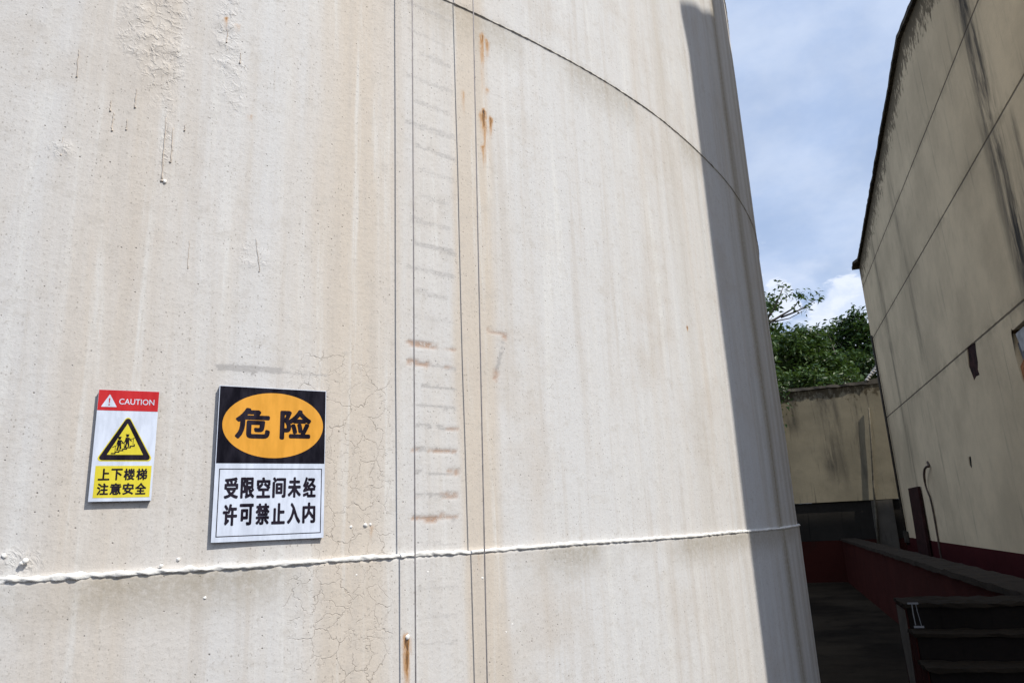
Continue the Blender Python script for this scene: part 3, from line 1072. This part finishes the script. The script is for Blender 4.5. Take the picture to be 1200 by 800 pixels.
# looping cable
pts = [on_u(x, y, U_WALL - d_) for x, y, d_ in [(1087, 541, .012), (1088.5, 546, .03), (1086, 546.5, .07), (1083.5, 550, .09), (1083, 557, .07), (1084, 565, .05), (1086, 573, .04), (1090, 583, .03), (1093, 596, .025),
                                                 (1096, 612, .022), (1099, 630, .022), (1102, 648, .022), (1104.5, 660, .022), (1106, 680, .022), (1107, 700, .03)]]
cv_ = []
for i in range(len(pts) - 1):
    p0, p1_, p2_, p3 = pts[max(i - 1, 0)], pts[i], pts[i + 1], pts[min(i + 2, len(pts) - 1)]
    for k in range(6):
        t = k / 6
        cv_.append(.5 * ((2 * p1_) + (-p0 + p2_) * t + (2 * p0 - 5 * p1_ + 4 * p2_ - p3) * t * t + (-p0 + 3 * p1_ - 3 * p2_ + p3) * t ** 3))
cv_.append(pts[-1])
bm = bmesh.new(); tube(bm, cv_, [.022] * 30 + [.017] * (len(cv_) - 30), 8)
o = from_bm('cable', bm, simple('cable_jacket', (.085, .062, .05), .6, .5, 3), None, True)
tag(o, 'loose brown cable hooked out of the gable wall and hanging down it', 'cable')
# corner pipes
PIPE = simple('pipe_dark', (.045, .040, .032), .7, .4, 5)
PIPE_L = simple('pipe_pale', (.13, .115, .085), .7, .4, 5)
bm = bmesh.new()
q0, q1 = on_u(1041, 500, U_WALL - .05), on_u(1054, 641, U_WALL - .05)
q0[1] = q1[1] = 19.6; q1[2] = float(on_u(1054, 641, U_WALL - .05)[2])
root = empty('drain_pipe', (U_WALL - .05, 19.6, 0), 'thin dark drain pipe running down the far corner of the gable wall', 'pipe')
RO = Vector((U_WALL - .05, 19.6, 0))
tube(bm, [Vector((0, 0, .95)), Vector((0, 0, 6.0))], .028, 10)
from_bm('pipe', bm, PIPE, root, True)
bm = bmesh.new(); box(bm, (-.05, -.07, 1.00), (.045, .07, 1.26), .012)
from_bm('junction_box', bm, PIPE, root)

# ------------------------------------------------------------------ boundary wall behind
V_BACK = 21.5
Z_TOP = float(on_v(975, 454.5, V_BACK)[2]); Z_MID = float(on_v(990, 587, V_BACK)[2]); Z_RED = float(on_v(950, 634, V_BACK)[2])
bw = empty('boundary_wall', (0, V_BACK, 0), 'tall yellow rendered boundary wall with a dark lower half below the trees', 'wall')
u_r = U_WALL + 6


def wchild(name, lo, hi, mat, **kw):
    lo = (lo[0], lo[1] - V_BACK, lo[2]); hi = (hi[0], hi[1] - V_BACK, hi[2])
    return rough_box(name, lo, hi, mat, bw, **kw)


wchild('upper_wall', (-14, V_BACK, Z_MID), (u_r, V_BACK + .3, Z_TOP), YELLOW_WALL, step=.4, amp=.0015)
wchild('lower_wall', (-14, V_BACK + .06, Z_RED), (u_r, V_BACK + .3, Z_MID - .003), GREY_LOWER, step=.4, amp=.0015)
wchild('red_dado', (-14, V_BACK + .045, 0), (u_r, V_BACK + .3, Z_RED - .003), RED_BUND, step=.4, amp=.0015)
wchild('coping', (-14, V_BACK - .06, Z_TOP + .003), (float(on_v(1016, 452, V_BACK)[0]), V_BACK + .36, Z_TOP + .08), GREY_PALE, step=.15, amp=.008)
# rising end of the wall top beside the building
xk = float(on_v(1016, 452, V_BACK)[0]); zk = float(on_v(1026, 443, V_BACK)[2])
bm = bmesh.new()
poly_prism(bm, [(xk, -.02, Z_TOP + .003), (U_WALL + .6, -.02, Z_TOP + .003), (U_WALL + .6, -.02, zk + .55), (xk + .28, -.02, zk), (xk + .02, -.02, Z_TOP + .12)], .34, (0, 1, 0))
from_bm('raised_end', bm, GREY_PALE, bw)
for k in range(7):
    bm = bmesh.new(); bmesh.ops.create_icosphere(bm, subdivisions=2, radius=.05)
    for v in bm.verts:
        v.co = Vector((v.co.x * random.uniform(.7, 1.3), v.co.y, v.co.z * random.uniform(.6, 1.2)))
    o = from_bm('mortar_lump', bm, simple('mortar_pale', (.5, .48, .45), .9, .3, 9) if k == 0 else bpy.data.materials['mortar_pale'], bw)
    o.location = (xk + .02 + .05 * k, -.03, Z_TOP + .13 + .055 * k)
# pier near the building corner, and pale pipe on the lower wall
wchild('pier', (float(on_v(1024.5, 610, V_BACK)[0]), V_BACK - .02, 0), (U_WALL + .05, V_BACK + .04, Z_MID - .02), GREY_PALE, step=.4, amp=.006)
root = empty('water_pipe', (float(on_v(1021, 560, V_BACK - .1)[0]), V_BACK - .06, 0), 'thin pale water pipe running down the yellow boundary wall', 'pipe')
bm = bmesh.new()
pp = [on_v(x, y, V_BACK - .06) for x, y in [(1018, 478), (1021, 520), (1024, 575), (1026.5, 600), (1029.5, 640)]]
tube(bm, [Vector(p) - root.location for p in pp], [.022, .022, .024, .030, .030], 8)
from_bm('pipe', bm, PIPE_L, root, True)

# ------------------------------------------------------------------ bund wall, stair
bund = empty('bund_wall', (1.7, 14, 0), 'low dark red containment wall with grey coping beside the gable building', 'wall')
BO = Vector((1.7, 14, 0))
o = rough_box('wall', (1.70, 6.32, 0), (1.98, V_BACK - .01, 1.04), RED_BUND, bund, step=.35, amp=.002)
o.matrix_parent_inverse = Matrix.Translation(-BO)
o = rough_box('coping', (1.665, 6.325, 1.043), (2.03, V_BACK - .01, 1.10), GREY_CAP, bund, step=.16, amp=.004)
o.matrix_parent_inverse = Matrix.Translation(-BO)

stair = empty('concrete_stair', (1.25, 5, 0), 'dark concrete stair with red sides climbing to the coping of the low red wall', 'stair')
SO = Vector((1.25, 5, 0))
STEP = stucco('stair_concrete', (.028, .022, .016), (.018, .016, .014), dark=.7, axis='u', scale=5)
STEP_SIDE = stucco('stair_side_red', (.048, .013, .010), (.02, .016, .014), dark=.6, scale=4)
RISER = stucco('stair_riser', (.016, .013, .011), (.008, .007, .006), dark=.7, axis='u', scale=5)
SCAR = stucco('bare_plaster', (.16, .145, .125), (.08, .075, .07), dark=.7, scale=6)


def schild(name, bm, mat):
    o_ = from_bm(name, bm, mat, stair)
    o_.matrix_parent_inverse = Matrix.Translation(-SO)
    return o_


zl = 1.105
tops = [zl, .945, .785, .63, .475, .32, .165]
fronts = [5.86, 5.64, 5.40, 5.13, 4.86, 4.59, 4.32]
for k, (z_, v_) in enumerate(zip(tops, fronts)):
    back = 6.30 if k == 0 else fronts[k - 1] - .004
    rz = .024
    o = rough_box('landing' if k == 0 else 'tread', (.80 - .012, v_ - .02, z_ - rz), (1.69, back, z_), STEP, stair, step=.07, amp=.0045, seed=k)
    o.matrix_parent_inverse = Matrix.Translation(-SO)
    o = rough_box('riser_block', (.812, v_ + .004, 0), (1.68, back + (.0 if k == 0 else .002), z_ - rz - .003), RISER, stair, step=.2, amp=.002, seed=k + 20)
    o.matrix_parent_inverse = Matrix.Translation(-SO)
    bm = bmesh.new(); box(bm, (.800, v_ + .012, 0), (.808, back - .004, z_ - rz - .006))
    schild('side_face', bm, STEP_SIDE)
# bare plaster scar on the side of the landing
bm = bmesh.new()
sc = [(5.90, 1.06), (6.27, 1.06), (6.28, .84), (6.24, .62), (6.20, .40), (6.10, .30), (6.03, .34), (5.98, .52), (5.94, .75), (5.90, .92)]
poly_prism(bm, [(.7995, a_, b_) for a_, b_ in sc], .003, (-1, 0, 0))
schild('bare_plaster', bm, SCAR)
WHITE_DRIP = simple('white_paint_drip', (.24, .24, .24), .6, .15, 30)


def pv(x, y, v): return on_v(x, y, v)


def drip_strip(pts, wd, v):
    bm_ = bmesh.new()
    P3 = [pv(x, y, v) for x, y in pts]
    for a_, b_ in zip(P3, P3[1:]):
        d_ = Vector(b_) - Vector(a_); n__ = Vector((d_.z, 0, -d_.x)).normalized() * wd / 2
        poly_prism(bm_, [Vector(a_) - n__, Vector(a_) + n__, Vector(b_) + n__, Vector(b_) - n__], .002, (0, -1, 0))
    schild('paint_drip', bm_, WHITE_DRIP)


fv = fronts[0] - .027
drip_strip([(1063, 706.5), (1076, 706.5)], .012, fv)
drip_strip([(1068.5, 707.5), (1070, 718), (1073, 732)], .006, fv)
drip_strip([(1073, 707.5), (1075, 716), (1080, 733)], .004, fv)
drip_strip([(1071, 734), (1083, 734)], .014, fv)

# ------------------------------------------------------------------ ground
def ground_mat(name, col, dark, k=1.0):
    mt, g, b = material(name)
    c = coords(g)
    a = g.noise(c, .35 * k, 7, .6); m_ = g.noise(c, 2.4 * k, 6, .6, .3); f = g.noise(c, 45, 5, .65)
    base = g.mix(g.step(a, .35, .65), dark, col)
    base = g.mix(g.mul(g.step(m_, .5, .7), .5), base, tuple(x * .5 for x in dark))
    base = g.mix(g.mul(g.step(f, .55, .78), .3), base, tuple(x * 1.4 for x in col))
    g.put(b.inputs['Base Color'], base)
    g.put(b.inputs['Roughness'], .95)
    b.inputs['Specular IOR Level'].default_value = .03
    g.put(b.inputs['Normal'], g.bump(g.add(f, g.mul(m_, 2)), .6, .01))
    return mt


bm = bmesh.new(); bmesh.ops.create_grid(bm, x_segments=8, y_segments=8, size=900)
o = from_bm('ground', bm, ground_mat('ground_earth', (.12, .105, .08), (.07, .065, .05), .3)); tag(o, kind='structure')
bm = bmesh.new(); box(bm, (-30, -30, -.2), (U_WALL + 30, V_BACK + .1, .004))
o = from_bm('yard_floor', bm, ground_mat('yard_concrete', (.040, .031, .021), (.009, .007, .0055))); tag(o, kind='structure')

# ------------------------------------------------------------------ trees
def leaf_mat(name, c0, c1, c2):
    mt, g, b = material(name)
    c = coords(g)
    oi = g.n('ShaderNodeAttribute', attribute_name='tint').outputs['Fac']
    k = g.mix(g.step(oi, .0, .6), c0, c1)
    k = g.mix(g.step(oi, .80, 1.0), k, c2)
    k = g.mix(g.mul(g.noise(c, 3, 3), .35), k, tuple(x * .6 for x in c0))
    g.put(b.inputs['Base Color'], k)
    g.put(b.inputs['Roughness'], .42)
    b.inputs['Specular IOR Level'].default_value = .4
    tr = g.n('ShaderNodeBsdfTranslucent'); g.put(tr.inputs[0], g.mix(.5, k, (.10, .17, .02)))
    ms = g.n('ShaderNodeMixShader'); ms.inputs[0].default_value = .25
    out = [n__ for n__ in mt.node_tree.nodes if n__.type == 'OUTPUT_MATERIAL'][0]
    g.put(ms.inputs[1], b.outputs[0]); g.put(ms.inputs[2], tr.outputs[0])
    g.put(out.inputs[0], ms.outputs[0])
    return mt


LEAF_D = leaf_mat('leaf_dark', (.018, .045, .014), (.042, .088, .022), (.085, .13, .035))
LEAF_B = leaf_mat('leaf_bright', (.026, .060, .016), (.065, .120, .026), (.13, .17, .05))
BARK = simple('bark', (.12, .105, .085), .9, .4, 8, bump=.02)


def leaves(centers, size, seed, droop=.35):
    """folded leaf blades: 6 vertices, two quads each"""
    r_ = np.random.default_rng(seed)
    n_ = len(centers)
    d = r_.normal(size=(n_, 3)); d[:, 2] = d[:, 2] * .5 - droop
    d /= np.linalg.norm(d, axis=1)[:, None]
    up = r_.normal(size=(n_, 3)) * .55 + np.array([0, 0, 1.0])
    sd_ = np.cross(d, up); sd_ /= np.linalg.norm(sd_, axis=1)[:, None] + 1e-9
    nn = np.cross(sd_, d)
    L = size * r_.uniform(.65, 1.25, n_)[:, None]; W = L * r_.uniform(.34, .5, n_)[:, None] * .5
    base = centers; tip = centers + d * L - nn * L * .12
    m1 = centers + d * L * .45
    l1 = m1 + sd_ * W + nn * W * .35; r1 = m1 - sd_ * W + nn * W * .35
    V = np.stack([base, l1, tip, r1, m1], 1).reshape(-1, 3)
    o_ = np.arange(n_)[:, None] * 5
    Fq = np.concatenate([o_ + np.array([0, 4, 1]), o_ + np.array([1, 4, 2]), o_ + np.array([0, 3, 4]), o_ + np.array([3, 2, 4])])
    tint = np.repeat(r_.uniform(0, 1, n_), 5)
    return V, Fq, tint


def tree(name, pos, clumps, nleaf, size, mat, label, trunk_h, trunk_r, seed, group, twigs=()):
    root = empty(name, pos, label, 'tree', group)
    r_ = np.random.default_rng(seed)
    cs = []
    tot = sum(c[3] * c[4] * c[5] for c in clumps) if clumps else 1
    for (x, y, z, rx, ry, rz) in clumps:
        m_ = max(int(nleaf * (rx * ry * rz) / tot), 60)
        # twig ends inside the clump, each with a tuft of leaves
        nt_ = max(m_ // 14, 6)
        p = r_.normal(size=(nt_, 3)); p /= np.linalg.norm(p, axis=1)[:, None]
        rad = r_.uniform(.25, 1, nt_) ** .45
        p = p * rad[:, None] * np.array([rx, ry, rz]) + np.array([x, y, z])
        tuft = np.repeat(p, 14, 0) + r_.normal(size=(nt_ * 14, 3)) * size * .62
        cs.append(tuft)
    branches = []
    bm_ = bmesh.new()
    fork = Vector((0, 0, trunk_h))
    tube(bm_, [Vector((0, 0, 0)), Vector((.05, .03, trunk_h * .5)), fork], [trunk_r, trunk_r * .8, trunk_r * .6], 10)
    for (x, y, z, rx, ry, rz) in clumps:
        e = Vector((x, y, z)); m_ = fork.lerp(e, .5) + Vector((r_.uniform(-.2, .2), r_.uniform(-.2, .2), -.15))
        tube(bm_, [fork * .9, m_, e], [trunk_r * .45, trunk_r * .25, trunk_r * .08], 6)
    for tw in twigs:
        tube(bm_, [Vector(p) for p in tw[0]], [tw[1] * (1 - .75 * k / (len(tw[0]) - 1)) for k in range(len(tw[0]))], 6)
        for p in tw[2]:
            cs.append(np.array(p)[None] + r_.normal(size=(tw[3], 3)) * tw[4])
    from_bm('trunk', bm_, BARK, root, True)
    C_ = np.concatenate(cs)
    V, Fq, tint = leaves(C_, size, seed + 1)
    me_ = bpy.data.meshes.new('crown')
    me_.from_pydata(V.tolist(), [], Fq.tolist())
    at = me_.attributes.new('tint', 'FLOAT', 'POINT'); at.data.foreach_set('value', tint.astype(np.float32))
    me_.polygons.foreach_set('use_smooth', [True] * len(me_.polygons))
    link('crown', me_, mat, root)
    return root


def loc_on(px, py, v):
    p = on_v(px, py, v); return float(p[0]), float(p[2])


def crown_from(pixels, v0, seed):
    """clumps (u, z, radius) around picture-measured centres, at depth v0 +- spread"""
    r_ = random.Random(seed)
    out = []
    for (px, py, rp) in pixels:
        v = v0 + r_.uniform(-1.0, 1.0)
        u_, z_ = loc_on(px, py, v)
        rad = rp * v / FPX * 1.02
        out.append((u_, v, z_, rad, rad * 1.1, rad * .85))
    return out


TG = 'trees beyond the boundary wall'
specs = [
    ('broadleaf_tree', 31.0, [(980, 398, 20), (1000, 385, 18), (1012, 395, 22), (965, 405, 18), (1020, 430, 26), (990, 430, 26), (1040, 400, 26), (985, 382, 10), (1002, 372, 8), (970, 388, 10)], 9000, .23, LEAF_D, 'dense dark tree behind the boundary wall, touching the gable wall edge', 996),
    ('broadleaf_tree', 27.5, [(930, 412, 20), (945, 402, 18), (918, 430, 22), (950, 432, 22), (972, 430, 18), (935, 388, 9), (918, 392, 9), (955, 388, 8), (905, 400, 14), (990, 442, 14)], 9000, .22, LEAF_B, 'mid green tree behind the boundary wall, between the tank and the dark tree', 940),
    ('broadleaf_tree', 24.3, [(915, 448, 16), (935, 446, 15), (955, 444, 14), (975, 446, 12), (992, 442, 9), (898, 450, 20), (880, 440, 24), (880, 410, 24)], 7000, .19, LEAF_B, 'low yellowish green tree whose leaves spill just over the boundary wall coping', 930),
]
for i, (nm, v0_, pix, nl, sz, mt_, lab, tx) in enumerate(specs):
    cl = crown_from(pix, v0_, 20 + i)
    tu = loc_on(tx, 420, v0_)[0]
    cl = [(a_ - tu, b_ - v0_, c_, d_, e_, f_) for a_, b_, c_, d_, e_, f_ in cl]
    tree(nm, (tu, v0_, 0), cl, nl, sz, mt_, lab, 4.2, .17, 40 + i, TG)
# taller airy tree behind the tank with one bough reaching right
v0_ = 25.5
tu = loc_on(868, 400, v0_)[0]


def L3(px, py, dv=0.0):
    u_, z_ = loc_on(px, py, v0_ + dv); return (u_ - tu, dv, z_)


cl = [(a_ - tu, b_ - v0_, c_, d_, e_, f_) for a_, b_, c_, d_, e_, f_ in crown_from([(898, 372, 10), (880, 365, 22), (862, 380, 26), (850, 350, 24), (903, 358, 6), (880, 395, 20), (902, 385, 7), (906, 400, 8)], v0_, 70)]
tw = [
    ([L3(870, 392), L3(900, 379), L3(915, 370), L3(930, 361), L3(936, 352)], .055, [L3(*q_) for q_ in [(936, 350), (940, 346), (931, 351), (933, 342), (938, 340), (943, 345), (928, 344)]], 5, .10),
    ([L3(915, 372), L3(933, 365), L3(945, 359), L3(956, 351)], .035, [L3(*q_) for q_ in [(956, 351), (950, 352), (958, 347), (960, 354), (948, 347), (953, 343), (945, 358), (936, 361)]], 5, .10),
    ([L3(905, 377), L3(925, 373), L3(942, 364)], .025, [L3(*q_) for q_ in [(942, 362), (934, 364), (943, 357), (947, 361)]], 3, .09),
    ([L3(893, 381), L3(906, 364), L3(914, 346), L3(918, 336)], .045, [L3(*q_) for q_ in [(918, 336), (914, 340), (922, 340), (911, 347), (917, 346), (906, 352), (920, 350), (908, 360), (903, 345), (915, 333)]], 6, .10),
]
tree('airy_tree', (tu, v0_, 0), cl, 3200, .20, LEAF_B, 'airy tree reaching one sparse bough out from behind the tank', 5.0, .16, 77, TG, tw)
# creeper hanging on the wall beside the tank edge
v0_ = V_BACK - .25
root = empty('creeper', (loc_on(905, 500, v0_)[0], v0_, Z_TOP - .05), 'dark leafy creeper spilling down the boundary wall beside the tank edge', 'plant')
r_ = np.random.default_rng(5)
pts = []
for (px, py, n__, sp) in [(905, 462, 90, .22), (912, 458, 60, .18), (903, 480, 70, .20), (907, 495, 40, .14), (911, 470, 30, .12), (908, 512, 14, .08), (915, 460, 20, .1), (895, 490, 80, .3)]:
    p = on_v(px, py, v0_)
    pts.append(p + r_.normal(size=(n__, 3)) * np.array([sp, .08, sp * 1.1]))
pts = np.concatenate(pts) - np.array(root.location)
V, Fq, tint = leaves(pts, .13, 9, .7)
me_ = bpy.data.meshes.new('foliage'); me_.from_pydata(V.tolist(), [], Fq.tolist())
at = me_.attributes.new('tint', 'FLOAT', 'POINT'); at.data.foreach_set('value', tint.astype(np.float32))
link('foliage', me_, LEAF_D, root)
bm = bmesh.new()
for k in range(6):
    p0 = Vector((r_.uniform(-.3, .3), .12, .1)); tube(bm, [p0, p0 + Vector((r_.uniform(-.1, .1), 0, -.6)), p0 + Vector((r_.uniform(-.2, .2), .02, -1.3))], [.012, .009, .004], 5)
from_bm('stem', bm, BARK, root)
